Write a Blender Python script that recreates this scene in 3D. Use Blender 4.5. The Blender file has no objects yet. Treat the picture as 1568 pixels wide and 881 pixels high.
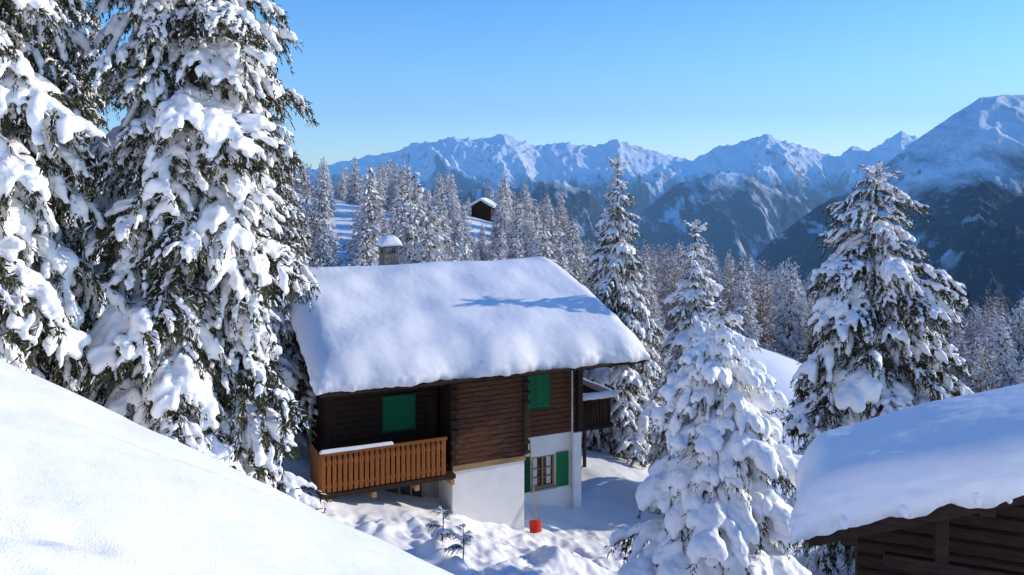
import bpy, math, random
import numpy as np
from mathutils import Vector
random.seed(7); np.random.seed(7)
scene=bpy.context.scene
COL=scene.collection

# ------------------------------------------------------------------ noise
def _h(ix,iy,s):
    n=(ix.astype(np.int64)*374761393+iy.astype(np.int64)*668265263+s*982451653)&0x7fffffff
    n=((n^(n>>13))*1274126177)&0x7fffffff
    n=(n^(n>>16))&0xffff
    return n/65535.0*2*math.pi
def perlin(x,y,s=0):
    x=np.asarray(x,float);y=np.asarray(y,float)
    x0=np.floor(x);y0=np.floor(y);fx=x-x0;fy=y-y0
    u=fx*fx*fx*(fx*(fx*6-15)+10);v=fy*fy*fy*(fy*(fy*6-15)+10)
    def g(dx,dy):
        a=_h(x0+dx,y0+dy,s);return np.cos(a)*(fx-dx)+np.sin(a)*(fy-dy)
    a=g(0,0);b=g(1,0);c=g(0,1);d=g(1,1)
    return ((a+(b-a)*u)+((c+(d-c)*u)-(a+(b-a)*u))*v)*1.41
def fbm(x,y,o=4,s=0):
    r=0;a=1
    for i in range(o):
        r=r+a*perlin(x*2**i,y*2**i,s+i);a*=.5
    return r
def ridged(x,y,o=5,s=0,pers=.5):
    r=0;a=1;w=1
    for i in range(o):
        n=1-np.abs(perlin(x*2**i,y*2**i,s+i))*1.6
        n=np.clip(n,0,1)**2
        r=r+a*n*w; w=np.clip(n*1.3,0,1); a*=pers
    return r/1.6
def sstep(a,b,x):
    t=np.clip((x-a)/(b-a),0,1);return t*t*(3-2*t)

# ------------------------------------------------------------------ materials
def newmat(name):
    m=bpy.data.materials.new(name);m.use_nodes=True
    nt=m.node_tree;b=nt.nodes["Principled BSDF"];return m,nt,b
def N(nt,t,**k):
    n=nt.nodes.new(t)
    for a,v in k.items(): setattr(n,a,v)
    return n
def ramp(nt,stops):
    r=N(nt,"ShaderNodeValToRGB");cr=r.color_ramp
    while len(cr.elements)<len(stops): cr.elements.new(.5)
    for e,(p,c) in zip(cr.elements,stops):
        e.position=p;e.color=(c[0],c[1],c[2],1)
    return r
def simple(name,c1,c2,scale=5,rough=.8,bump=.2,stretch=(1,1,1),obj=True,bscale=None,bdist=.02):
    m,nt,b=newmat(name)
    tc=N(nt,"ShaderNodeTexCoord");mp=N(nt,"ShaderNodeMapping");mp.inputs['Scale'].default_value=stretch
    nt.links.new(tc.outputs['Object'],mp.inputs[0])
    nz=N(nt,"ShaderNodeTexNoise");nz.inputs['Scale'].default_value=scale;nz.inputs['Detail'].default_value=6
    nt.links.new(mp.outputs[0],nz.inputs['Vector'])
    r=ramp(nt,[(.3,c1),(.7,c2)]);nt.links.new(nz.outputs[0],r.inputs[0]);nt.links.new(r.outputs[0],b.inputs['Base Color'])
    b.inputs['Roughness'].default_value=rough
    if 'Specular IOR Level' in b.inputs: b.inputs['Specular IOR Level'].default_value=.25
    if bump>0:
        bp=N(nt,"ShaderNodeBump");bp.inputs['Strength'].default_value=bump;bp.inputs['Distance'].default_value=bdist
        n2=N(nt,"ShaderNodeTexNoise");n2.inputs['Scale'].default_value=bscale or scale*2;n2.inputs['Detail'].default_value=5
        nt.links.new(mp.outputs[0],n2.inputs['Vector'])
        nt.links.new(n2.outputs[0],bp.inputs['Height']);nt.links.new(bp.outputs[0],b.inputs['Normal'])
    return m
def snowmat(name,s1=3.,s2=40.,d1=.05,d2=.006,col=(.88,.895,.93)):
    m,nt,b=newmat(name)
    g=N(nt,"ShaderNodeNewGeometry")
    a=N(nt,"ShaderNodeTexNoise");a.inputs['Scale'].default_value=s1;a.inputs['Detail'].default_value=4
    c=N(nt,"ShaderNodeTexNoise");c.inputs['Scale'].default_value=s2;c.inputs['Detail'].default_value=3
    for q in (a,c): nt.links.new(g.outputs['Position'],q.inputs['Vector'])
    b1=N(nt,"ShaderNodeBump");b1.inputs['Strength'].default_value=1;b1.inputs['Distance'].default_value=d1
    b2=N(nt,"ShaderNodeBump");b2.inputs['Strength'].default_value=1;b2.inputs['Distance'].default_value=d2
    nt.links.new(a.outputs[0],b1.inputs['Height']);nt.links.new(c.outputs[0],b2.inputs['Height'])
    nt.links.new(b1.outputs[0],b2.inputs['Normal']);nt.links.new(b2.outputs[0],b.inputs['Normal'])
    b.inputs['Base Color'].default_value=(*col,1);b.inputs['Roughness'].default_value=.5
    b.inputs['Specular IOR Level'].default_value=.3
    return m
M_snow=snowmat("snow_ground",2.2,80,.03,.005,(.92,.91,.91))
M_rsnow=snowmat("snow_roof",1.2,45,.02,.007,(.92,.91,.91))
M_tsnow=snowmat("snow_on_branches",9,50,.02,.004,(.93,.925,.925))
M_needle=simple("spruce_needles",(.018,.023,.010),(.080,.077,.032),3,.7,0)
M_bark=simple("bark",(.05,.035,.025),(.12,.09,.06),8,.9,.5)
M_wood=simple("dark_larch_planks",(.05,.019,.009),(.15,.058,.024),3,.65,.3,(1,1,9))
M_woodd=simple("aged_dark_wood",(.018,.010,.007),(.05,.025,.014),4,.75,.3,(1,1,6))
M_beam=simple("light_beam_wood",(.28,.16,.07),(.42,.26,.12),4,.6,.2,(1,6,6))
M_rail=simple("orange_rail_wood",(.19,.055,.012),(.36,.125,.026),4,.6,.2,(8,8,1))
M_white=simple("white_render",(.76,.75,.72),(.84,.83,.80),2,.9,.3,(1,1,1),bscale=60,bdist=.004)
M_conc=simple("concrete",(.25,.24,.22),(.36,.35,.32),3,.9,.3)
M_green=simple("green_shutter_paint",(.005,.15,.055),(.008,.21,.075),3,.45,.1,(1,1,8))
M_green2=simple("dark_green_paint",(.004,.06,.03),(.006,.09,.04),3,.45,.1)
M_stone=simple("chimney_stone",(.10,.08,.07),(.28,.24,.2),9,.9,.8)
M_metal=simple("zinc_pipe",(.4,.4,.4),(.55,.55,.54),6,.4,0);M_metal.node_tree.nodes["Principled BSDF"].inputs['Metallic'].default_value=.7
M_red=simple("red_plastic",(.5,.02,.01),(.6,.04,.02),3,.4,0)
M_frost=simple("hoar_frost",(.66,.65,.64),(.90,.89,.89),.6,.8,0)
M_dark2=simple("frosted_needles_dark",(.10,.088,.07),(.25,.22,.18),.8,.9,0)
M_larch=simple("larch_twigs",(.17,.115,.08),(.36,.27,.20),.8,.9,0)
M_curt=simple("curtain",(.6,.58,.52),(.75,.72,.66),12,.9,.3,(6,6,1))
M_glass,_nt,_b=newmat("window_glass");_b.inputs['Base Color'].default_value=(.02,.025,.03,1);_b.inputs['Roughness'].default_value=.08

# ------------------------------------------------------------------ mesh helpers
def mesh_raw(name,V,loops,starts,mats,midx=None,smooth=None):
    me=bpy.data.meshes.new(name)
    me.vertices.add(len(V));me.vertices.foreach_set("co",np.asarray(V,np.float32).ravel())
    me.loops.add(len(loops));me.loops.foreach_set("vertex_index",np.asarray(loops,np.int32))
    me.polygons.add(len(starts));me.polygons.foreach_set("loop_start",np.asarray(starts,np.int32))
    for m in mats: me.materials.append(m)
    if midx is not None: me.polygons.foreach_set("material_index",np.asarray(midx,np.int32))
    me.update(calc_edges=True)
    if smooth is not None:
        me.polygons.foreach_set("use_smooth",np.asarray(smooth,bool) if not isinstance(smooth,bool) else np.full(len(starts),smooth))
    me.validate()
    return me
def addobj(name,me,parent=None,loc=(0,0,0),rot=(0,0,0),sc=(1,1,1)):
    o=bpy.data.objects.new(name,me);COL.objects.link(o)
    o.location=loc;o.rotation_euler=rot;o.scale=sc
    if parent: o.parent=parent
    return o
def empty(name,loc=(0,0,0),rz=0):
    o=bpy.data.objects.new(name,None);COL.objects.link(o);o.location=loc;o.rotation_euler=(0,0,rz);o.empty_display_size=.5
    return o
def grid(name,X,Y,Z,mat):
    ny,nx=X.shape
    V=np.stack([X,Y,Z],-1).reshape(-1,3)
    i=np.arange(ny*nx).reshape(ny,nx)
    q=np.stack([i[:-1,:-1],i[:-1,1:],i[1:,1:],i[1:,:-1]],-1).reshape(-1,4)
    return mesh_raw(name,V,q.ravel(),np.arange(len(q))*4,[mat],None,True)
def box(name,parent,x0,x1,y0,y1,z0,z1,mat,bev=.012):
    vs=[(x,y,z) for x in(x0,x1) for y in(y0,y1) for z in(z0,z1)]
    fs=[(0,1,3,2),(4,6,7,5),(0,4,5,1),(2,3,7,6),(0,2,6,4),(1,5,7,3)]
    me=bpy.data.meshes.new(name);me.from_pydata(vs,[],fs);me.materials.append(mat)
    o=addobj(name,me,parent)
    if bev>0:
        b=o.modifiers.new("b","BEVEL");b.width=bev;b.segments=2
    return o
def boxes(name,parent,L,mat,bev=.008):
    vs=[];fs=[]
    for (x0,x1,y0,y1,z0,z1) in L:
        k=len(vs)
        vs+=[(x,y,z) for x in(x0,x1) for y in(y0,y1) for z in(z0,z1)]
        fs+=[tuple(k+i for i in f) for f in [(0,1,3,2),(4,6,7,5),(0,4,5,1),(2,3,7,6),(0,2,6,4),(1,5,7,3)]]
    me=bpy.data.meshes.new(name);me.from_pydata(vs,[],fs);me.materials.append(mat)
    o=addobj(name,me,parent)
    if bev>0:
        b=o.modifiers.new("b","BEVEL");b.width=bev;b.segments=1
    return o
def prism(name,parent,poly,x0,x1,mat):   # poly in (y,z)
    n=len(poly);vs=[(x0,y,z) for y,z in poly]+[(x1,y,z) for y,z in poly]
    fs=[tuple(range(n))[::-1],tuple(range(n,2*n))]+[(i,(i+1)%n,n+(i+1)%n,n+i) for i in range(n)]
    me=bpy.data.meshes.new(name);me.from_pydata(vs,[],fs);me.materials.append(mat)
    return addobj(name,me,parent)
def tube(pts,rad,seg=6):
    pts=[Vector(p) for p in pts];V=[];F=[]
    for i,p in enumerate(pts):
        d=(pts[min(i+1,len(pts)-1)]-pts[max(i-1,0)]).normalized()
        a=d.cross(Vector((.3,.2,1) if abs(d.z)<.9 else (1,0,0))).normalized();b=d.cross(a)
        r=rad[i] if hasattr(rad,'__len__') else rad
        for k in range(seg):
            t=2*math.pi*k/seg;V.append(tuple(p+a*math.cos(t)*r+b*math.sin(t)*r))
    for i in range(len(pts)-1):
        for k in range(seg):
            F.append((i*seg+k,i*seg+(k+1)%seg,(i+1)*seg+(k+1)%seg,(i+1)*seg+k))
    return V,F
def tubeobj(name,parent,pts,rad,mat,seg=8):
    V,F=tube(pts,rad,seg);me=bpy.data.meshes.new(name);me.from_pydata(V,[],F);me.materials.append(mat)
    me.polygons.foreach_set("use_smooth",[True]*len(F))
    return addobj(name,me,parent)

def snow_slab(name,parent,x0,x1,y0,y1,rz,T,R,seed=0,wob=.06,amp=.08,nx=120,ny=90,under=.06,fine=.035):
    p=np.linspace(0,1,nx);q=np.linspace(0,1,ny)
    e=lambda t:.5-.5*np.cos(math.pi*t)
    p=.3*p+.7*e(p);q=.3*q+.7*e(q)
    P,Q=np.meshgrid(p,q)
    Lx=x1-x0;Ly=y1-y0
    X=x0+P*Lx;Y=y0+Q*Ly
    wl=fbm(Y*.7,Y*0+3.1,2,seed)*wob;wr=fbm(Y*.7,Y*0+8.1,2,seed+5)*wob
    wf=fbm(X*.6,X*0+5.1,2,seed+9)*wob;wb=fbm(X*.6,X*0+1.7,2,seed+11)*wob
    f=lambda d:np.sqrt(np.clip(1-(1-np.clip(d/R,0,1))**2,0,1))
    pr=f(P*Lx)*f((1-P)*Lx)*f(Q*Ly)*f((1-Q)*Ly)
    er=(1-np.clip(pr,0,1))**2
    lump=fbm(X*2.6+pr*3,Y*2.6+pr*3,3,seed+31)*fine*er
    X2=X+wl*(1-P)**3+wr*P**3+lump*(P-.5)*2;Y2=Y+wf*(1-Q)**3+wb*Q**3+lump*(Q-.5)*2
    base=rz(X,Y)
    th=T*(1+.10*fbm(X*.3,Y*.3,2,seed+2))+amp*fbm(X*.4,Y*.4,2,seed+3)+.006*fbm(X*4,Y*4,3,seed+4)
    Z=base+th*pr
    Z=np.where(pr<1e-6,base-under*(1+.9*fbm(X*2.2,Y*2.2,3,seed+6)),Z)
    me=grid(name,X2,Y2,Z,M_rsnow)
    o=addobj(name,me,parent)
    s=o.modifiers.new("s","SOLIDIFY");s.thickness=.05;s.offset=-1
    return o

# ------------------------------------------------------------------ ground
CP=np.array([(-6.5,17,-7.2),(-9,15,-5.5),(-20,20,-3),(-15,30,-6),(-5,24,-9.7),(-2,24.3,-10.2),(0.5,26.2,-11.7),(1.2,29,-12.0),(3,30.3,-12.4),(5,34,-12.0),
(5,22,-11.2),(0,20,-10.4),(0,15,-9.5),(5,15,-9.3),(5,12,-8),(10,12,-7.6),(10,23,-10.6),(8,32,-13),(15,30,-13),(-5,36,-9.8),(-12,42,-8.5),(20,20,-9),(10,45,-15),(30,40,-18),(19,58,-12.0),(17,52,-12.6),
(-30,120,-2),(-22,110,-3),(-21,85,-8),(-5,130,-4.6),(0,90,-10),(10,120,-9.5),(18,100,-14),(35,100,-18),(60,90,-20),(-60,110,3),(-60,60,0),(30,60,-17),(60,50,-17),
(-20,200,-18),(0,200,-28),(40,200,-50),(100,150,-42),(-80,200,-5),(110,60,-22),(0,0,-8),(0,6,-8.6),(-10,5,-5.5),(10,5,-8.5),(-25,0,-1),(-150,0,15),(150,0,-25),(-150,150,8),(150,150,-55),(0,-80,-2),(-80,-80,10),(80,-80,-14)],float)
def U(r2): return np.where(r2>0,.5*r2*np.log(r2+1e-12),0)
_n=len(CP);_d=((CP[:,None,:2]-CP[None,:,:2])**2).sum(-1)
_A=np.zeros((_n+3,_n+3));_A[:_n,:_n]=U(_d)+np.eye(_n)*.5;_A[:_n,_n]=1;_A[:_n,_n+1:]=CP[:,:2];_A[_n:,:_n]=_A[:_n,_n:].T
_w=np.linalg.solve(_A,np.r_[CP[:,2],0,0,0])
def baseg(x,y):
    sh=x.shape;x=x.ravel();y=y.ravel()
    xc=np.clip(x,-200,200);yc=np.clip(y,-120,260)
    r=np.zeros_like(x)
    for i in range(_n): r+=_w[i]*U((xc-CP[i,0])**2+(yc-CP[i,1])**2)
    r+=_w[_n]+_w[_n+1]*xc+_w[_n+2]*yc
    return r.reshape(sh)
def G(x,y):
    x=np.asarray(x,float);y=np.asarray(y,float)
    b=baseg(x,y)
    d=(y-8.0)/.35
    sp=.35*np.where(d>30,d,np.log1p(np.exp(np.clip(d,-30,30))))
    bank=-1.7-.48*x-.285*y-.6*sp
    dx,dy=.87,.49
    s=(x+3.75)*dx+(y-6.35)*dy; n=-(x+3.75)*dy+(y-6.35)*dx+.05*np.sin(s*2.0)
    # shallow groove added to the bank, shaped to cast a thin shadow line
    w=sstep(0,.8,s)*(1-sstep(1.0,3.0,s))
    bank=bank-.11*w*np.exp(-np.clip(n,0,9)/.30)*sstep(-.03,.04,n)
    bank=bank+.04*fbm(x*.5,y*.5,3,21)+.008*fbm(x*2.3,y*2.3,3,22)
    for (cx,cy,r,dp) in [(-2.55,3.95,.16,.10),(-2.25,4.15,.10,.06),(-2.6,3.6,.14,.08),(-2.2,3.5,.09,.05)]:
        bank=bank-dp*np.exp(-(((x-cx)/r/1.6)**2+((y-cy)/r)**2)**2)
    k=.5
    z=np.maximum(b,bank)+k*.25*np.clip(1-np.abs(b-bank)/k,0,1)**2
    near=(b>bank-.3)
    m=np.exp(-(((x-2.2)/5.)**2+((y-24.5)/4.8)**2)**2)+np.exp(-(((x+2.5)/3.4)**2+((y-23.3)/1.3)**2)**2)
    m=np.clip(m,0,1)
    z=z+near*(.10*fbm(x*.45,y*.45,3,31)+m*(.26*fbm(x*.6,y*.6,4,33)+.11*np.clip(fbm(x*1.9,y*1.9,4,35),-.3,1)))
    for (cx,cy,r,h) in [(-2.0,21.8,.45,.55),(-1.4,21.2,.35,.45),(1.6,24.6,.9,.45)]:
        z=z+h*np.exp(-(((x-cx)**2+(y-cy)**2)/r**2)**1.5)
    rr=np.sqrt(x**2+y**2)
    z=z-np.clip(rr-190,0,2200)*.36
    z=z+sstep(40,200,rr)*1.2*fbm(x*.03,y*.03,3,41)
    return np.maximum(z,-1000+0*z)
def Gs(x,y): return float(G(np.array([x]),np.array([y]))[0])
def axis(lo,a,b,hi,st,g=1.13):
    c=list(np.arange(a,b,st));s=st;v=b
    up=[];
    while v<hi: up.append(v);s*=g;v+=s
    up.append(hi);s=st;v=a-st;dn=[]
    while v>lo: dn.append(v);s*=g;v-=s
    dn.append(lo)
    return np.array(dn[::-1]+c+up)
gx=axis(-4000,-9,9,4000,.07,1.06);gy=axis(-300,1.5,32,4000,.07,1.06)
X,Y=np.meshgrid(gx,gy)
addobj("snow_ground",grid("snow_ground",X,Y,G(X,Y),M_snow))

# ------------------------------------------------------------------ far mountains
def mountain_mat():
    m,nt,b=newmat("alpine_mountain")
    L=nt.links.new
    g=N(nt,"ShaderNodeNewGeometry");sep=N(nt,"ShaderNodeSeparateXYZ");L(g.outputs['Position'],sep.inputs[0])
    sn=N(nt,"ShaderNodeSeparateXYZ");L(g.outputs['Normal'],sn.inputs[0])
    n1=N(nt,"ShaderNodeTexNoise");n1.inputs['Scale'].default_value=.004;n1.inputs['Detail'].default_value=10;n1.inputs['Roughness'].default_value=.7
    L(g.outputs['Position'],n1.inputs['Vector'])
    a=N(nt,"ShaderNodeMath",operation='MULTIPLY_ADD');L(n1.outputs[0],a.inputs[0]);a.inputs[1].default_value=1.0;L(sn.outputs['Z'],a.inputs[2])
    mr=N(nt,"ShaderNodeMapRange");L(a.outputs[0],mr.inputs[0])
    mr.inputs[1].default_value=1.02;mr.inputs[2].default_value=1.20
    mix=N(nt,"ShaderNodeMix",data_type='RGBA');L(mr.outputs[0],mix.inputs[0])
    mix.inputs[6].default_value=(.14,.16,.20,1);mix.inputs[7].default_value=(.82,.86,.93,1)
    n2=N(nt,"ShaderNodeTexNoise");n2.inputs['Scale'].default_value=.0022;n2.inputs['Detail'].default_value=9;n2.inputs['Roughness'].default_value=.65
    mp=N(nt,"ShaderNodeMapping");mp.inputs['Scale'].default_value=(1.6,.6,.6);L(g.outputs['Position'],mp.inputs[0]);L(mp.outputs[0],n2.inputs['Vector'])
    f=N(nt,"ShaderNodeMath",operation='MULTIPLY_ADD');L(n2.outputs[0],f.inputs[0]);f.inputs[1].default_value=-1100;L(sep.outputs['Z'],f.inputs[2])
    fr=N(nt,"ShaderNodeMapRange");L(f.outputs[0],fr.inputs[0]);fr.inputs[1].default_value=-600;fr.inputs[2].default_value=-330
    fr.inputs[3].default_value=1;fr.inputs[4].default_value=0
    n3=N(nt,"ShaderNodeTexNoise");n3.inputs['Scale'].default_value=.02;n3.inputs['Detail'].default_value=9;n3.inputs['Roughness'].default_value=.75
    L(g.outputs['Position'],n3.inputs['Vector'])
    fc=ramp(nt,[(.40,(.008,.014,.024)),(.57,(.024,.034,.048)),(.70,(.30,.34,.41))]);L(n3.outputs[0],fc.inputs[0])
    mix2=N(nt,"ShaderNodeMix",data_type='RGBA');L(fr.outputs[0],mix2.inputs[0]);L(mix.outputs[2],mix2.inputs[6]);L(fc.outputs[0],mix2.inputs[7])
    n4=N(nt,"ShaderNodeTexNoise");n4.inputs['Scale'].default_value=.0016;n4.inputs['Detail'].default_value=8;n4.inputs['Roughness'].default_value=.6
    mp2=N(nt,"ShaderNodeMapping");mp2.inputs['Scale'].default_value=(3.5,.7,.7);mp2.inputs['Rotation'].default_value=(0,0,.3)
    L(g.outputs['Position'],mp2.inputs[0]);L(mp2.outputs[0],n4.inputs['Vector'])
    cr=ramp(nt,[(.56,(0,0,0)),(.64,(1,1,1))]);L(n4.outputs[0],cr.inputs[0])
    mix3=N(nt,"ShaderNodeMix",data_type='RGBA');L(cr.outputs[0],mix3.inputs[0]);L(mix2.outputs[2],mix3.inputs[6]);mix3.inputs[7].default_value=(.6,.65,.74,1)
    L(mix3.outputs[2],b.inputs['Base Color']);b.inputs['Roughness'].default_value=.9
    b.inputs['Specular IOR Level'].default_value=.1
    bp=N(nt,"ShaderNodeBump");bp.inputs['Distance'].default_value=50;bp.inputs['Strength'].default_value=.8;L(n1.outputs[0],bp.inputs['Height']);L(bp.outputs[0],b.inputs['Normal'])
    return m
def crest(k,pts,R):
    px=np.array([p[0] for p in pts],float);py=np.array([p[1] for p in pts],float)
    return (290-np.interp(k*1230+784,px,py))/1230*R
A_=[(-900,230),(300,260),(480,258),(510,250),(560,238),(610,231),(630,219),(660,217),(700,210),(740,213),(770,206),(800,215),(830,222),(870,217),(910,223),(945,212),(990,228),(1040,241),(1060,245),(1100,226),(1150,214),(1175,206),(1210,218),(1250,230),(1285,240),(1305,221),(1330,231),(1380,202),(1410,210),(1500,215),(2500,200)]
B_=[(-900,480),(860,460),(940,370),(990,318),(1040,280),(1095,263),(1150,270),(1195,292),(1240,305),(1320,330),(1500,420),(2500,480)]
B2_=[(-900,300),(500,290),(700,292),(800,285),(850,272),(900,292),(950,345),(1000,400),(2500,480)]
C_=[(-900,700),(1080,470),(1150,400),(1200,352),(1250,315),(1300,285),(1350,258),(1400,215),(1440,186),(1470,166),(1500,147),(1568,143),(1650,150),(1800,130),(2500,150)]
k=np.linspace(-1.35,1.35,1600);D=np.concatenate([np.linspace(1900,9000,300),np.linspace(9030,17500,240)])
K,DD=np.meshgrid(k,D);XX=K*DD
Z=np.full_like(K,-1000.)+40*fbm(XX/900,DD/900,3,50)
for (pts,R,s,sd,am,wx) in [(A_,14500,.42,60,330,1100),(B_,9500,.40,70,230,800),(B2_,8000,.40,90,220,800),(C_,5600,.46,83,130,420)]:
    c=crest(K,pts,R);dd=np.abs(DD-R)
    gr=sstep(0,1600,dd)
    kr=K*R
    skew=.55 if sd==83 else 0
    rg=ridged(kr/wx+DD/2600+skew*(DD-R)/wx,DD/(wx*4.5)-kr/4000,5,sd,.5)
    z=c-s*dd*(1+.2*perlin(kr/2500,DD/2500,sd+9))+am*(rg-.55)*(.10+gr*1.0)+am*.16*(ridged(kr/260,DD/500,4,sd+20)-.5)
    Z=np.maximum(Z,z)
addobj("mountain_range",grid("mountain_range",XX,DD,Z,mountain_mat()))

# ------------------------------------------------------------------ branches
def ico(sub):
    import bmesh
    bm=bmesh.new();bmesh.ops.create_icosphere(bm,subdivisions=sub,radius=1)
    V=np.array([v.co[:] for v in bm.verts]);F=np.array([[v.index for v in f.verts] for f in bm.faces]);bm.free();return V,F
IV,IF=ico(2)
def make_branch(name,seed,snow,skip,voxel=.02,dens=1.0,n=11,frost=.17):
    rs=np.random.RandomState(seed)
    droop=rs.uniform(.36,.68);sway=rs.uniform(-.15,.15)
    def ax(t): return np.array([t*.97,sway*t*t,.12*t-droop*t*t])
    twigs=[]
    for i in range(n):
        for sg in(-1,1):
            t=.12+.86*(i+rs.uniform(-.4,.4))/n
            ln=.48*(1-t)**.6*(.45+t)**.5*rs.uniform(.5,1.25)+.04
            ang=math.radians(rs.uniform(30,68))*sg
            twigs.append((ax(t),np.array([math.cos(ang),math.sin(ang),rs.uniform(-.2,.2)]),ln,rs.uniform(.6,1.9)))
    def tp(tw,s):
        p,d,l,dr=tw
        q=p+d*l*s;q[2]-=dr*l*s*s*.75;return q
    P=[];Dv=[];Ln=[]
    def blades(p,d,cnt,l,spread=.9,down=.25):
        for _ in range(cnt):
            v=d+rs.normal(0,spread*.6,3);v[2]-=down*rs.rand();v/=np.linalg.norm(v)
            P.append(p+rs.normal(0,.009,3));Dv.append(v);Ln.append(l*rs.uniform(.6,1.2))
    for tw in twigs:
        m=max(3,int(tw[2]/.022*dens));
        for j in range(m):
            s=(j+rs.rand())/m*1.06;p=tp(tw,s);d=tp(tw,min(1,s+.1))-tp(tw,s-.05);d/=np.linalg.norm(d)+1e-9
            blades(p,d,4,.058)
            if rs.rand()<.4:
                for q in range(4): blades(p+np.array([0,0,-.026*q])+d*.02*q,np.array([d[0]*.5,d[1]*.5,-1.]),2,.046,.7)
    for j in range(45):
        t=rs.rand();blades(ax(t),np.array([1,0,-.4]),3,.06)
    blades(ax(1),np.array([1,0,-.4]),10,.07)
    P=np.array(P);Dv=np.array(Dv);Ln=np.array(Ln)[:,None]
    sd=np.cross(Dv,rs.normal(0,1,P.shape));sd/=np.linalg.norm(sd,axis=1)[:,None]
    w=.0075
    Vn=np.stack([P-sd*w,P+sd*w,P+Dv*Ln+sd*w*.35,P+Dv*Ln-sd*w*.35],1).reshape(-1,3)
    Fn=np.arange(len(Vn)).reshape(-1,4)
    fm=(rs.rand(len(Fn))<frost*np.clip(1.4+Dv[:,2],.2,2))
    SV=[];SF=[];c=0
    def blob(p,d,rl,rw,rh):
        nonlocal c
        d=d/np.linalg.norm(d);s=np.cross([0,0,1],d);s/=np.linalg.norm(s)+1e-9;u=np.cross(d,s)
        V=IV*np.array([rl,rw,rh]);V=V[:,:1]*d+V[:,1:2]*s+V[:,2:]*u
        V=V*(1+.13*rs.normal(0,1,(len(V),1)))
        SV.append(V+p+np.array([0,0,rh*.6]));SF.append(IF+c);c+=len(V)
    for tw in twigs:
        if rs.rand()<skip: continue
        a=rs.uniform(.05,.5);e=rs.uniform(.8,1.05)
        m=max(1,int(tw[2]*(e-a)/.03))
        rr=snow*rs.uniform(.65,1.25)
        for j in range(m):
            s=a+(e-a)*(j+.5)/m;d=tp(tw,s+.05)-tp(tw,s-.05)
            r=rr*rs.uniform(.7,1.25)*(.75+.45*math.sin(math.pi*(j+.5)/m))
            blob(tp(tw,s)+rs.normal(0,.006,3),d,.034*r+.012,.031*r,.026*r)
    t=.15
    while t<1:
        if rs.rand()>skip*.8:
            L=rs.uniform(.08,.22);q=0;rr=snow*rs.uniform(.75,1.3)*(1.05-.35*t)
            while q<L and t+q<1.0:
                blob(ax(t+q)+np.array([0,rs.normal(0,.012),0]),ax(t+q+.05)-ax(t+q-.05),.05*rr,.040*rr,.032*rr);q+=.035
            t+=L
        t+=.04
    SV=np.vstack(SV);SF=np.vstack(SF)
    me=mesh_raw("tmp",SV,SF.ravel(),np.arange(len(SF))*3,[])
    o=bpy.data.objects.new("tmp",me);COL.objects.link(o)
    r=o.modifiers.new("r","REMESH");r.mode='VOXEL';r.voxel_size=voxel
    s=o.modifiers.new("s","SMOOTH");s.factor=.5;s.iterations=2
    dg=bpy.context.evaluated_depsgraph_get();ev=o.evaluated_get(dg);m2=ev.to_mesh()
    nv=len(m2.vertices);V=np.empty(nv*3,np.float32);m2.vertices.foreach_get("co",V);V=V.reshape(-1,3)
    nl=len(m2.loops);Lp=np.empty(nl,np.int32);m2.loops.foreach_get("vertex_index",Lp)
    st=np.empty(len(m2.polygons),np.int32);m2.polygons.foreach_get("loop_start",st)
    ev.to_mesh_clear();bpy.data.objects.remove(o);bpy.data.meshes.remove(me)
    V=V+np.stack([fbm(V[:,0]*18,V[:,1]*18,2,seed),fbm(V[:,1]*18,V[:,2]*18,2,seed+3),fbm(V[:,0]*18+5,V[:,1]*18,2,seed+5)],1)*.009
    WV,WF=tube([ax(t) for t in np.linspace(0,1,8)],[.016*(1-.8*t) for t in np.linspace(0,1,8)],5)
    WV=list(WV);WF=list(WF)
    for tw in twigs[::1]:
        v,f=tube([tp(tw,s) for s in(0,.5,1)],[.005,.004,.002],3);kk=len(WV);WV+=v;WF+=[tuple(a+kk for a in q) for q in f]
    WV=np.array(WV);WF=np.array(WF)
    AV=np.vstack([V,Vn,WV]);o1=len(V);o2=o1+len(Vn)
    loops=np.concatenate([Lp,(Fn+o1).ravel(),(WF+o2).ravel()])
    starts=np.concatenate([st,nl+np.arange(len(Fn))*4,nl+len(Fn)*4+np.arange(len(WF))*4])
    mi=np.concatenate([np.zeros(len(st)),np.where(fm,0,1),np.full(len(WF),2)])
    sm=np.concatenate([np.ones(len(st)),np.zeros(len(Fn)),np.ones(len(WF))]).astype(bool)
    return mesh_raw(name,AV,loops,starts,[M_tsnow,M_needle,M_bark],mi,sm)
MED=[make_branch("branch_med",100+i,.98,.16,.016,n=12) for i in range(6)]
HEAVY=[make_branch("branch_heavy",200+i,1.5,.14,.020,.8,9) for i in range(5)]
LIGHT=[make_branch("branch_light",300+i,.7,.6,.016,1.0) for i in range(3)]
PILLOW=[make_branch("branch_pillow",400+i,2.7,.08,.024,.6,6) for i in range(5)]

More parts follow.
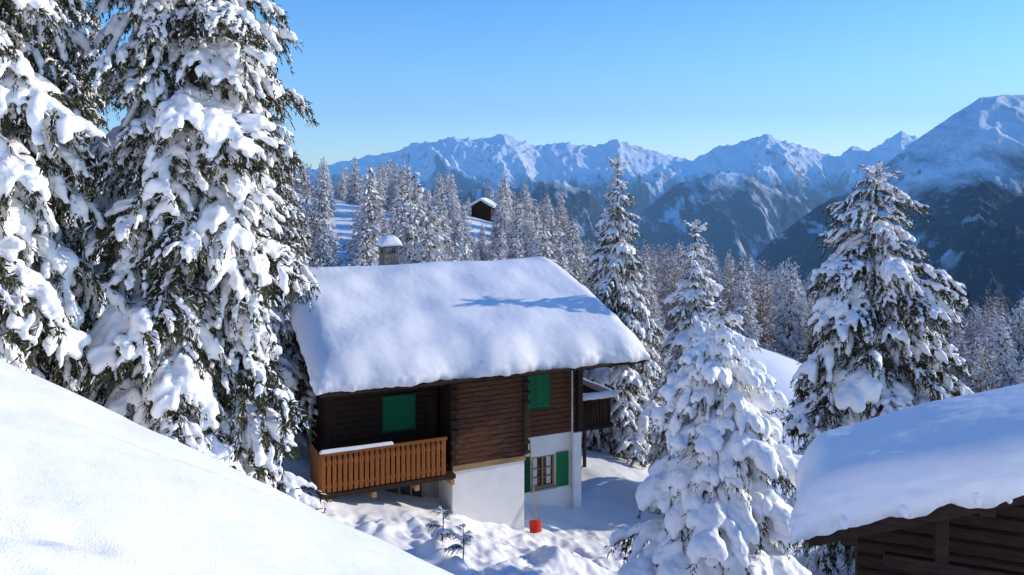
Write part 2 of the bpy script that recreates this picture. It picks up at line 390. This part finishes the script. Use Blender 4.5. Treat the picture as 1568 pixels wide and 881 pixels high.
def tree(name,x,y,ztop,R,mix,sp=.42,per=6,pw=.75,seed=0,zcut=99,bottom=.4,p0=18,p1=-18,rmin=.25,zb=None,jit=.22):
    rs=random.Random(seed)
    zb=Gs(x,y)-.2 if zb is None else zb
    H=ztop-zb
    e=empty(name,(x,y,zb))
    pts=[(0.05*math.sin(i*1.3+seed),0.05*math.cos(i*1.1),H*i/8) for i in range(9)]
    tubeobj("trunk",e,pts,[.02+.013*H*(1-i/8.)**.9 for i in range(9)],M_bark,9)
    z=bottom;i=0
    while z<H-.15:
        if zb+z>zcut: break
        f=(H-z)/H
        L=R*f**pw+rmin*.6
        n=per if f>.15 else max(3,per-2)
        ph=rs.random()*6.28
        for j in range(n):
            yaw=ph+6.283*j/n+rs.uniform(-.35,.35)
            l=L*rs.uniform(.9-jit,.9+jit)
            pit=math.radians(p0*(1-f)+p1*f+rs.uniform(-10,12))
            pr=rs.choice(rs.choices([MED,HEAVY,LIGHT,PILLOW],list(mix)+[0]*(4-len(mix)))[0])
            o=addobj("branch_%03d"%i,pr,e,(0,0,z+rs.uniform(-.15,.15)),(rs.uniform(-.25,.25),-pit,yaw),(l,l*rs.choice([-1,1])*rs.uniform(.85,1.15),l*rs.uniform(.9,1.2)))
            i+=1
        z+=sp*(.5+.5*f)*rs.uniform(.85,1.15)+ .02
    for j in range(4):
        addobj("leader_%d"%j,rs.choice(HEAVY if mix[1]>.2 else MED),e,(0,0,H-.25),(0,-math.radians(55+10*j),1.57*j),(.6,.6,.6))
    return e
tree("snowy_spruce_tree",-6.75,17,12.5,2.85,(.50,.45,.05),.57,6,.58,1,zcut=8.5)
tree("snowy_spruce_tree",-9.9,14.6,12.5,2.75,(.55,.40,.05),.57,6,.6,2,zcut=8)
tree("snowy_spruce_tree",-9.0,29,5.0,2.9,(.65,.25,.1),.52,6,.75,3)
tree("snowy_spruce_tree",-13.0,22,11,3.2,(.6,.1,.3),.6,5,.65,4,zcut=9)
tree("snowy_spruce_tree",4.97,38,1.25,2.6,(.50,.42,.08),.50,6,.7,5,jit=.32)
tree("snowy_spruce_tree",7.3,32,-1.5,2.3,(.3,.5,.0,.2),.44,6,.72,6,jit=.3)
tree("snowy_spruce_tree",4.7,18,-2.75,2.8,(.0,.12,0,.88),.46,7,.62,7)
tree("snowy_spruce_tree",10.45,23,.45,3.35,(.45,.35,.10,.10),.55,6,.50,8,jit=.32)

# ------------------------------------------------------------------ distant forest
def far_tree(name,seed,n=1500,slim=.2,dark=.8,M2=None):
    rs=np.random.RandomState(seed)
    h=1-np.sqrt(rs.rand(n))*.93
    R=slim*(1-h)**.8+.012
    lay=np.sin(h*60+rs.rand()*6)*.18+.9
    rad=R*lay*(.25+.75*rs.rand(n)**.5)
    th=rs.rand(n)*6.283+0
    clump=1+.25*np.sin(th*3+h*25+seed)
    rad=rad*clump
    P=np.stack([rad*np.cos(th),rad*np.sin(th),h-.25*rad],1)
    dz=-.55 if dark>.6 else .15
    D=np.stack([np.cos(th),np.sin(th),dz+rs.normal(0,.35,n)],1)+rs.normal(0,.3,(n,3));D/=np.linalg.norm(D,axis=1)[:,None]
    S=np.cross(D,np.array([0,0,1.])+rs.normal(0,.4,(n,3)));S/=np.linalg.norm(S,axis=1)[:,None]
    l=(.045*rs.uniform(.6,1.3,n)*(.5+.8*(1-h)))[:,None];w=.009 if dark>.6 else .006
    V=np.stack([P-S*w,P+S*w,P+D*l+S*w*.6,P+D*l-S*w*.6],1).reshape(-1,3)
    F=np.arange(len(V)).reshape(-1,4)
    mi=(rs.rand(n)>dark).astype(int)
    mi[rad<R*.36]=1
    WV,WF=tube([(0,0,-.05),(0,0,1)],[.012,.002],5);WV=np.array(WV);WF=np.array(WF)
    return mesh_raw(name,np.vstack([V,WV]),np.concatenate([F.ravel(),(WF+len(V)).ravel()]),np.arange(len(F)+len(WF))*4,[M_frost,M2],np.concatenate([mi,np.ones(len(WF))]))
FT=[far_tree("frosted_tree_%d"%i,500+i,2600,.17+.03*(i%3),.86,M_dark2) for i in range(5)]
LT=[far_tree("frosted_larch_%d"%i,600+i,1900,.17+.03*(i%3),.50,M_larch) for i in range(4)]
forest=empty("distant_forest")
rs=random.Random(11);placed=[];cnt=0
for _ in range(18000):
    y=rs.uniform(50,175);x=rs.uniform(-.75,1.0)*y
    px=784+1230*x/y
    if y<62 and px>1000: continue
    if abs(x+5)<4 and abs(y-130)<4: continue
    if abs(x-18)<4 and abs(y-55)<8: continue
    dn=perlin(np.array([x*.05]),np.array([y*.05]),77)[0]
    if dn<-.4 and px<1000: continue
    if dn<-.3 and px>1200: continue
    ms=2.2 if px>880 else 2.5
    if any((x-a)**2+(y-b)**2<ms*ms for a,b in placed): continue
    h=rs.uniform(5.5,12.5) if px<640 else rs.uniform(5.5,10.5) if px<880 else rs.uniform(6,9.5)
    g=Gs(x,y)-.3;top=290-1230*(g+h)/y
    if 500<px<562 and y<119 and top<352: continue
    if 712<px<760 and y<131 and top<338: continue
    if top<(236 if px<640 else 256 if px<880 else 365 if px<1150 else 385 if px<1400 else 440): continue
    placed.append((x,y))
    lar=rs.random()<(.12 if px<880 else .5)
    addobj("frosted_tree_%03d"%cnt,rs.choice(LT if lar else FT),forest,(x,y,g),(0,rs.uniform(-.03,.03),rs.uniform(0,6.28)),(h*rs.uniform(.85,1.15),h*rs.uniform(.85,1.15),h));cnt+=1
    if cnt>820: break
print("forest",cnt)

# ------------------------------------------------------------------ chalet
H=empty("wooden_chalet",(-5.54,24,0),math.atan2(.42,.907))
def rzn(X,Y): return -5.98+.357*(7.05-np.sqrt((Y-7)**2+.7))
snow_slab("roof_snow",H,-.35,11.5,-.12,14.1,rzn,.76,.85,3,.14,.10,240,180,fine=.05)
prism("roof_boards",H,[(0,-6.12),(7,-3.62),(14,-6.12),(14,-6.0),(7,-3.5),(0,-6.0)],-.25,11.35,M_woodd)
boxes("rafters",H,[(a,a+.12,.05,.9,-6.28,-6.13) for a in np.arange(0,11.3,.9)],M_woodd)
tubeobj("gutter",H,[(-.2,-.06,-6.14),(11.3,-.06,-6.14)],.06,M_woodd)
def planks(name,x0,x1,y,z0,z1,mat,ph=.17,holes=[]):
    L=[];z=z0
    while z<z1-.02:
        zt=min(z+ph-.012,z1)
        off=rs.uniform(0,.008)
        L.append((x0,x1,y-off,y+.1,z,zt))
        z+=ph
    return boxes(name,H,L,mat,.014)
planks("upper_wall_front",4.4,6.95,.9,-9.18,-5.82,M_wood)
box("beam_front",H,4.33,7.02,.86,1.0,-9.36,-9.19,M_beam)
box("white_wall_front",H,4.35,7.0,.92,3.2,-13.2,-9.363,M_white,.02)
box("block_core",H,4.42,6.93,1.0,6,-9.36,-5.0,M_woodd,0)
boxes("corner_posts",H,[(4.28,4.46,.80,1.02,-9.15,-5.85),(6.92,7.1,.80,1.02,-9.15,-5.85)],M_woodd,.02)
tubeobj("prop_stick",H,[(7.12,.75,-8.6),(7.25,.9,-9.4)],.03,M_beam)
boxes("log_ends",H,[(4.22,4.5,.72,.80,z,z+.12) for z in np.arange(-9.1,-6.2,.34)]+[(6.9,7.14,.72,.80,z,z+.12) for z in np.arange(-9.1,-6.2,.34)],M_woodd,.02)
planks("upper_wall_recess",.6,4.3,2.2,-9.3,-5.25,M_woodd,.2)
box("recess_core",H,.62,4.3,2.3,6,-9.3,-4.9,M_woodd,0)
box("lower_wall_recess",H,.6,4.35,2.25,4,-12.5,-9.45,M_conc,.02)
box("door_panel",H,3.85,4.2,2.12,2.19,-9.28,-7.1,M_woodd)
box("balcony_floor",H,-.1,4.3,.45,2.19,-9.44,-9.31,M_woodd)
boxes("balcony_joists",H,[(a,a+.14,.4,2.2,-9.62,-9.45) for a in (0.1,1.5,2.9,4.1)],M_beam)
L=[];a=-.05
while a<3.98:
    L.append((a,a+.122,.50,.53,-9.28,-8.14));a+=.168
boxes("balcony_slats",H,L,M_rail,.01)
boxes("balcony_rails",H,[(-.08,4.0,.44,.56,-8.135,-8.06),(-.06,3.98,.535,.60,-8.45,-8.33),(-.06,3.98,.535,.60,-9.15,-9.03)],M_rail,.01)
boxes("balcony_posts",H,[(-.1,.0,.535,.64,-9.4,-8.14),(1.95,2.05,.602,.70,-9.3,-8.14),(3.9,4.0,.602,.70,-9.3,-8.14)],M_rail,.01)
L=[];b=.7
while b<2.1: L.append((-.08,-.05,b,b+.135,-9.28,-8.14));b+=.168
boxes("balcony_side_slats",H,L,M_rail,.01)
snow_slab("balcony_rail_snow",H,-.1,2.2,.43,.58,lambda X,Y:X*0-8.05,.10,.07,12,.01,.01,60,12,.0,fine=.01)
box("balcony_storage",H,2.6,3.7,1.0,1.6,-9.3,-8.75,M_woodd)
prism("gable_wall_left",H,[(2.2,-12.2),(12.8,-12.2),(12.8,-5.75),(7,-3.68),(2.2,-5.4)],.55,.75,M_woodd)
prism("gable_wall_right",H,[(3.0,-12.9),(12.8,-12.9),(12.8,-5.75),(7,-3.68),(3.0,-5.1)],10.2,10.36,M_woodd)
box("wall_back",H,.76,10.19,12.6,12.8,-12.9,-5.8,M_woodd,0)
planks("upper_wall_right",7.02,10.36,3.0,-9.3,-4.98,M_wood,.19,[])
boxes("white_wall_right",H,[(6.9,8.3,3.02,3.25,-13.5,-9.34),(9.3,10.1,3.02,3.25,-13.5,-9.34),(8.3,9.3,3.02,3.25,-13.5,-11.3),(8.3,9.3,3.02,3.25,-10.1,-9.34)],M_white,0)
box("white_pillar",H,9.98,10.38,2.85,3.3,-13.5,-9.34,M_white,.02)
box("window_glass",H,8.3,9.3,3.14,3.16,-11.3,-10.1,M_glass,0)
boxes("window_frame",H,[(8.3,8.37,3.06,3.13,-11.3,-10.1),(9.23,9.3,3.06,3.13,-11.3,-10.1),(8.37,9.23,3.06,3.13,-11.3,-11.23),(8.37,9.23,3.06,3.13,-10.17,-10.1),(8.77,8.83,3.06,3.13,-11.23,-10.17),(8.37,8.77,3.07,3.12,-10.6,-10.57),(8.83,9.23,3.07,3.12,-10.6,-10.57),(8.37,8.77,3.07,3.12,-10.93,-10.9),(8.83,9.23,3.07,3.12,-10.93,-10.9)],M_beam,.004)
boxes("curtains",H,[(8.42,8.6,3.132,3.139,-11.22,-10.18),(9.0,9.18,3.132,3.139,-11.22,-10.18)],M_curt,0)
box("window_sill",H,8.2,9.4,2.92,3.06,-11.38,-11.303,M_conc)
def shutter(name,x0,x1,y,z0,z1,mat=M_green):
    L=[(x0,x1,y-.03,y,z0,z1),(x0,x0+.07,y-.055,y-.031,z0,z1),(x1-.07,x1,y-.055,y-.031,z0,z1),(x0+.071,x1-.071,y-.055,y-.031,z1-.08,z1),(x0+.071,x1-.071,y-.055,y-.031,z0,z0+.08),(x0+.071,x1-.071,y-.055,y-.031,(z0+z1)/2-.03,(z0+z1)/2+.03)]
    z=z0+.1
    while z<z1-.1:
        L.append((x0+.071,x1-.071,y-.045,y-.033,z,z+.025));z+=.05
    boxes(name,H,L,mat,.005)
shutter("shutter_lower_right",9.34,9.86,2.99,-11.35,-10.05)
shutter("shutter_lower_left",7.95,8.24,2.99,-11.35,-10.05,M_green2)
def closed(nm,x0,x1,y,z0,z1):
    m=(x0+x1)/2
    shutter(nm+"_a",x0,m-.006,y,z0,z1);shutter(nm+"_b",m+.006,x1,y,z0,z1)
    boxes(nm+"_frame",H,[(x0-.07,x0-.005,y-.06,y+.01,z0-.06,z1+.06),(x1+.005,x1+.07,y-.06,y+.01,z0-.06,z1+.06),(x0-.004,x1+.004,y-.06,y+.01,z1+.005,z1+.06),(x0-.004,x1+.004,y-.06,y+.01,z0-.06,z0-.005)],M_green2,.004)
closed("shutter_recess",2.36,3.41,2.18,-8.12,-7.0)
closed("shutter_upper_right",8.1,9.0,2.98,-8.22,-7.0)
tubeobj("drain_pipe",H,[(10.05,2.6,-6.1),(10.0,2.8,-6.5),(9.95,2.84,-7),(9.95,2.80,-12.5)],.045,M_metal)
boxes("corner_post_right",H,[(10.2,10.42,2.8,3.02,-9.3,-5.0)],M_woodd,.02)
boxes("basement_window",H,[(2.9,3.7,2.17,2.24,-10.6,-9.85)],M_glass,0)
boxes("basement_window_frame",H,[(2.85,2.92,2.12,2.17,-10.65,-9.8),(3.68,3.75,2.12,2.17,-10.65,-9.8),(3.27,3.33,2.12,2.17,-10.65,-9.8),(2.92,3.68,2.12,2.17,-9.87,-9.8)],M_beam,0)
shutter("basement_shutter",2.45,2.82,2.2,-10.7,-9.8,M_green2)
box("side_balcony_floor",H,10.37,12.3,3.6,6.5,-9.6,-9.45,M_woodd)
L=[];a=10.45
while a<12.2: L.append((a,a+.10,3.62,3.65,-9.44,-8.45));a+=.135
b=3.75
while b<6.4: L.append((12.22,12.25,b,b+.1,-9.44,-8.45));b+=.135
boxes("side_balcony_slats",H,L,M_woodd,.006)
boxes("side_balcony_rail",H,[(10.38,12.3,3.57,3.70,-8.44,-8.35),(12.18,12.3,3.71,6.5,-8.44,-8.35)],M_woodd,.01)
boxes("side_balcony_posts",H,[(11.9,12.02,5.3,5.42,-13,-9.6),(11.0,11.12,4.5,4.62,-13,-9.6),(12.1,12.24,6.2,6.35,-13,-5.9)],M_woodd,.01)
snow_slab("side_rail_snow",H,10.4,12.42,3.5,3.78,lambda X,Y:X*0-8.34,.22,.13,13,.03,.03,60,16,.03,fine=.02)
snow_slab("side_rail_snow_b",H,12.12,12.42,3.7,6.4,lambda X,Y:X*0-8.34,.2,.13,14,.03,.03,20,60,.03,fine=.02)
box("stair_door",H,10.5,11.6,6.6,6.7,-12.5,-10,M_woodd)
cx=4.35
box("chimney_stack",H,cx,cx+.7,9.3,9.95,-4.8,-2.75,M_stone,.03)
boxes("chimney_cap_posts",H,[(cx+.03,cx+.15,9.33,9.45,-2.75,-2.5),(cx+.55,cx+.67,9.33,9.45,-2.75,-2.5),(cx+.03,cx+.15,9.8,9.92,-2.75,-2.5),(cx+.55,cx+.67,9.8,9.92,-2.75,-2.5)],M_stone)
box("chimney_cap",H,cx-.1,cx+.8,9.2,10.05,-2.5,-2.42,M_stone)
snow_slab("chimney_snow",H,cx-.13,cx+.83,9.17,10.08,lambda X,Y:X*0-2.42,.44,.42,15,.02,.03,30,30,.0,fine=.02)
# shovel
S=empty("snow_shovel",(0,0,0))
def hw(a,b,z): return (-5.54+.907*a-.42*b,24+.42*a+.907*b,z)
sx,sy,_=hw(7.35,.75,0);sz=Gs(sx,sy)
S.location=(sx,sy,max(sz,-12.0));S.rotation_euler=(math.radians(-6),0,math.radians(20))
tubeobj("handle",S,[(0,0,.35),(0,.02,1.6)],.018,M_beam);tubeobj("grip",S,[(-.1,.02,1.6),(.1,.02,1.6)],.02,M_beam)
me=bpy.data.meshes.new("blade");vs=[];fs=[]
for j in range(6):
    for i in range(7):
        u=(i-3)/3.;vs.append((u*.22,-.06*(1-u*u)-.05*(1-j/5.)**2,.42*j/5.))
for j in range(5):
    for i in range(6): fs.append((j*7+i,j*7+i+1,j*7+i+8,j*7+i+7))
me.from_pydata(vs,[],fs);me.materials.append(M_red);o=addobj("blade",me,S);o.modifiers.new("s","SOLIDIFY").thickness=.015

# ------------------------------------------------------------------ hut at right
K=empty("log_hut",(3.54,10,0),math.atan2(-.38,.92))
hz=lambda X,Y:-4.24+.385*(4.0-np.sqrt((X-4.0)**2+.15))
snow_slab("roof_snow",K,-.05,8.1,-.1,2.75,hz,.52,.42,30,.10,.07,260,110,.09,fine=.06)
def rakeprism(name,y0,y1,zo,th,mat,x0=.1,x1=7.9):
    pts=[(x0,-4.24+.385*x0),(4,-4.24+1.54),(x1,-4.24+.385*(8-x1))]
    vs=[];
    for y in(y0,y1):
        for dz in(zo,zo-th):
            for p in pts: vs.append((p[0],y,p[1]+dz))
    fs=[(0,1,4,3),(1,2,5,4),(6,9,10,7),(7,10,11,8),(0,6,7,1),(1,7,8,2),(3,4,10,9),(4,5,11,10),(0,3,9,6),(2,8,11,5)]
    me=bpy.data.meshes.new(name);me.from_pydata(vs,[],fs);me.materials.append(mat);return addobj(name,me,K)
rakeprism("roof_boards",.05,2.65,-.06,.05,M_woodd)
rakeprism("bargeboard",.02,.048,-.04,.22,M_woodd,.14)
boxes("purlins",K,[(.55,.70,.05,2.6,-4.36,-4.19),(2.0,2.16,.05,2.6,-3.78,-3.62),(3.92,4.1,.05,2.6,-3.1,-2.9)],M_woodd)
L=[]
for i in range(24):
    z=-7.6+.2*i; x0=max(.7,(z+.2+4.35)/.385)
    if x0<4: L.append((x0,8-x0,1.9,2.06,z,z+.188))
boxes("log_wall",K,L,M_woodd,.03)
boxes("side_wall",K,[(.7,.85,2.07,2.5,-7.6,-4.15)],M_woodd,.03)
boxes("front_post",K,[(1.55,1.70,.2,.34,-7.6,-3.85),(1.0,2.6,.19,.30,-4.6,-4.45)],M_woodd,.01)
for j,(xx,ll) in enumerate([(1.95,.12),(2.25,.15),(1.2,.06),(.55,.05),(2.9,.09)]):
    zt=-4.24+.385*xx-.02
    V,F=tube([(xx,.04,zt+.13),(xx,-.06,zt+.02),(xx+.01,-.10,zt-ll*.5),(xx+.02,-.10,zt-ll*.85),(xx+.02,-.10,zt-ll)],[.02,.07,.045,.03,.004],8)
    me=bpy.data.meshes.new("drip");me.from_pydata(V,[],F);me.materials.append(M_rsnow);me.polygons.foreach_set("use_smooth",[True]*len(F));addobj("snow_drip_%d"%j,me,K)

Cb=empty("mountain_cabin",(-5.0,130,Gs(-5,130)+.6),-.2);Cb.scale=(.82,.82,.82)
box("walls",Cb,-2,2,0,4,-2,1.7,M_woodd)
vs=[(-2.6,-.6,1.5),(0,-.6,3),(2.6,-.6,1.5),(-2.6,4.5,1.5),(0,4.5,3),(2.6,4.5,1.5)]
me=bpy.data.meshes.new("gable");me.from_pydata([(-2,-.02,1.7),(2,-.02,1.7),(0,-.02,2.8)],[],[(0,1,2)]);me.materials.append(M_woodd);addobj("gable",me,Cb)
me=bpy.data.meshes.new("roof");me.from_pydata(vs,[],[(0,1,4,3),(1,2,5,4)]);me.materials.append(M_rsnow);o=addobj("roof",me,Cb);m=o.modifiers.new("s","SOLIDIFY");m.thickness=.45;m.offset=1

def sapling(x,y,h,seed):
    rs=random.Random(seed);z=Gs(x,y);e=empty("snowy_sapling",(x,y,z))
    tubeobj("stem",e,[(0,0,-.1),(.03,0,h*.6),(.0,.02,h)],[.02,.015,.006],M_bark,6)
    for i in range(int(h*10)):
        f=rs.uniform(.3,1);L=(1.15-f)*h*.5+.08
        addobj("twig_%d"%i,rs.choice(LIGHT+MED),e,(0,0,h*f),(0,-rs.uniform(.3,.9),rs.uniform(0,6.28)),(L,L,L))
sapling(-1.9,21.9,.95,1);sapling(-1.3,21.3,.9,2)

# ------------------------------------------------------------------ air (aerial perspective painted by a glowing volume)
me=bpy.data.meshes.new("emissive_haze")
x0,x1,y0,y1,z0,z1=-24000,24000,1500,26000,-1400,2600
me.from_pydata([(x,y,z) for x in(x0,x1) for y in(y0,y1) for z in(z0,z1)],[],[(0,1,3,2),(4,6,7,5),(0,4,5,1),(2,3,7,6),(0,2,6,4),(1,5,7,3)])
hm=bpy.data.materials.new("emissive_air_haze");hm.use_nodes=True;nt=hm.node_tree;nt.nodes.clear()
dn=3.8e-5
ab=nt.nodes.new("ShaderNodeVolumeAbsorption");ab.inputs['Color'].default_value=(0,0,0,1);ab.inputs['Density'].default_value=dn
em=nt.nodes.new("ShaderNodeEmission");em.inputs['Color'].default_value=(.18,.43,.90,1);em.inputs['Strength'].default_value=dn  # blue airlight is emitted by the volume instead of scattered from the sun
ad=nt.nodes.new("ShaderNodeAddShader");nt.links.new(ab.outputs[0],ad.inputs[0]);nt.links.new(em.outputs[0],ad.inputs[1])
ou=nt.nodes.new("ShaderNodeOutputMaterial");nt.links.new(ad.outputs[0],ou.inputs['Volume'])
me.materials.append(hm);addobj("emissive_air_haze",me)

# ------------------------------------------------------------------ light
az=math.radians(73);el=math.radians(17)
w=bpy.data.worlds.new("World");scene.world=w;w.use_nodes=True;nt=w.node_tree
sky=nt.nodes.new("ShaderNodeTexSky");sky.sky_type='NISHITA';sky.sun_disc=False;sky.sun_elevation=el;sky.sun_rotation=az;sky.altitude=1500
sky.air_density=1.25;sky.dust_density=.2;sky.ozone_density=3.2
hs=nt.nodes.new("ShaderNodeHueSaturation");hs.inputs['Hue'].default_value=.513;hs.inputs['Saturation'].default_value=1.34;hs.inputs['Value'].default_value=2.0
nt.links.new(sky.outputs[0],hs.inputs['Color'])
bg=nt.nodes["Background"];nt.links.new(hs.outputs[0],bg.inputs[0]);bg.inputs[1].default_value=.12
sd=bpy.data.lights.new("sun","SUN");sd.energy=5.0;sd.angle=math.radians(.5);sd.color=(1,.91,.77)
so=bpy.data.objects.new("sun",sd);COL.objects.link(so)
d=Vector((math.sin(az)*math.cos(el),math.cos(az)*math.cos(el),math.sin(el)))
so.rotation_euler=(-d).to_track_quat('-Z','Y').to_euler()
# ------------------------------------------------------------------ camera
cam=bpy.data.cameras.new("camera");co=bpy.data.objects.new("camera",cam);COL.objects.link(co)
co.rotation_euler=(math.radians(90),0,0);cam.sensor_width=36;cam.lens=36*1230/1568;cam.shift_y=-150.5/1568
cam.clip_start=.1;cam.clip_end=60000
scene.camera=co
scene.view_settings.view_transform='Standard';scene.view_settings.look='None'
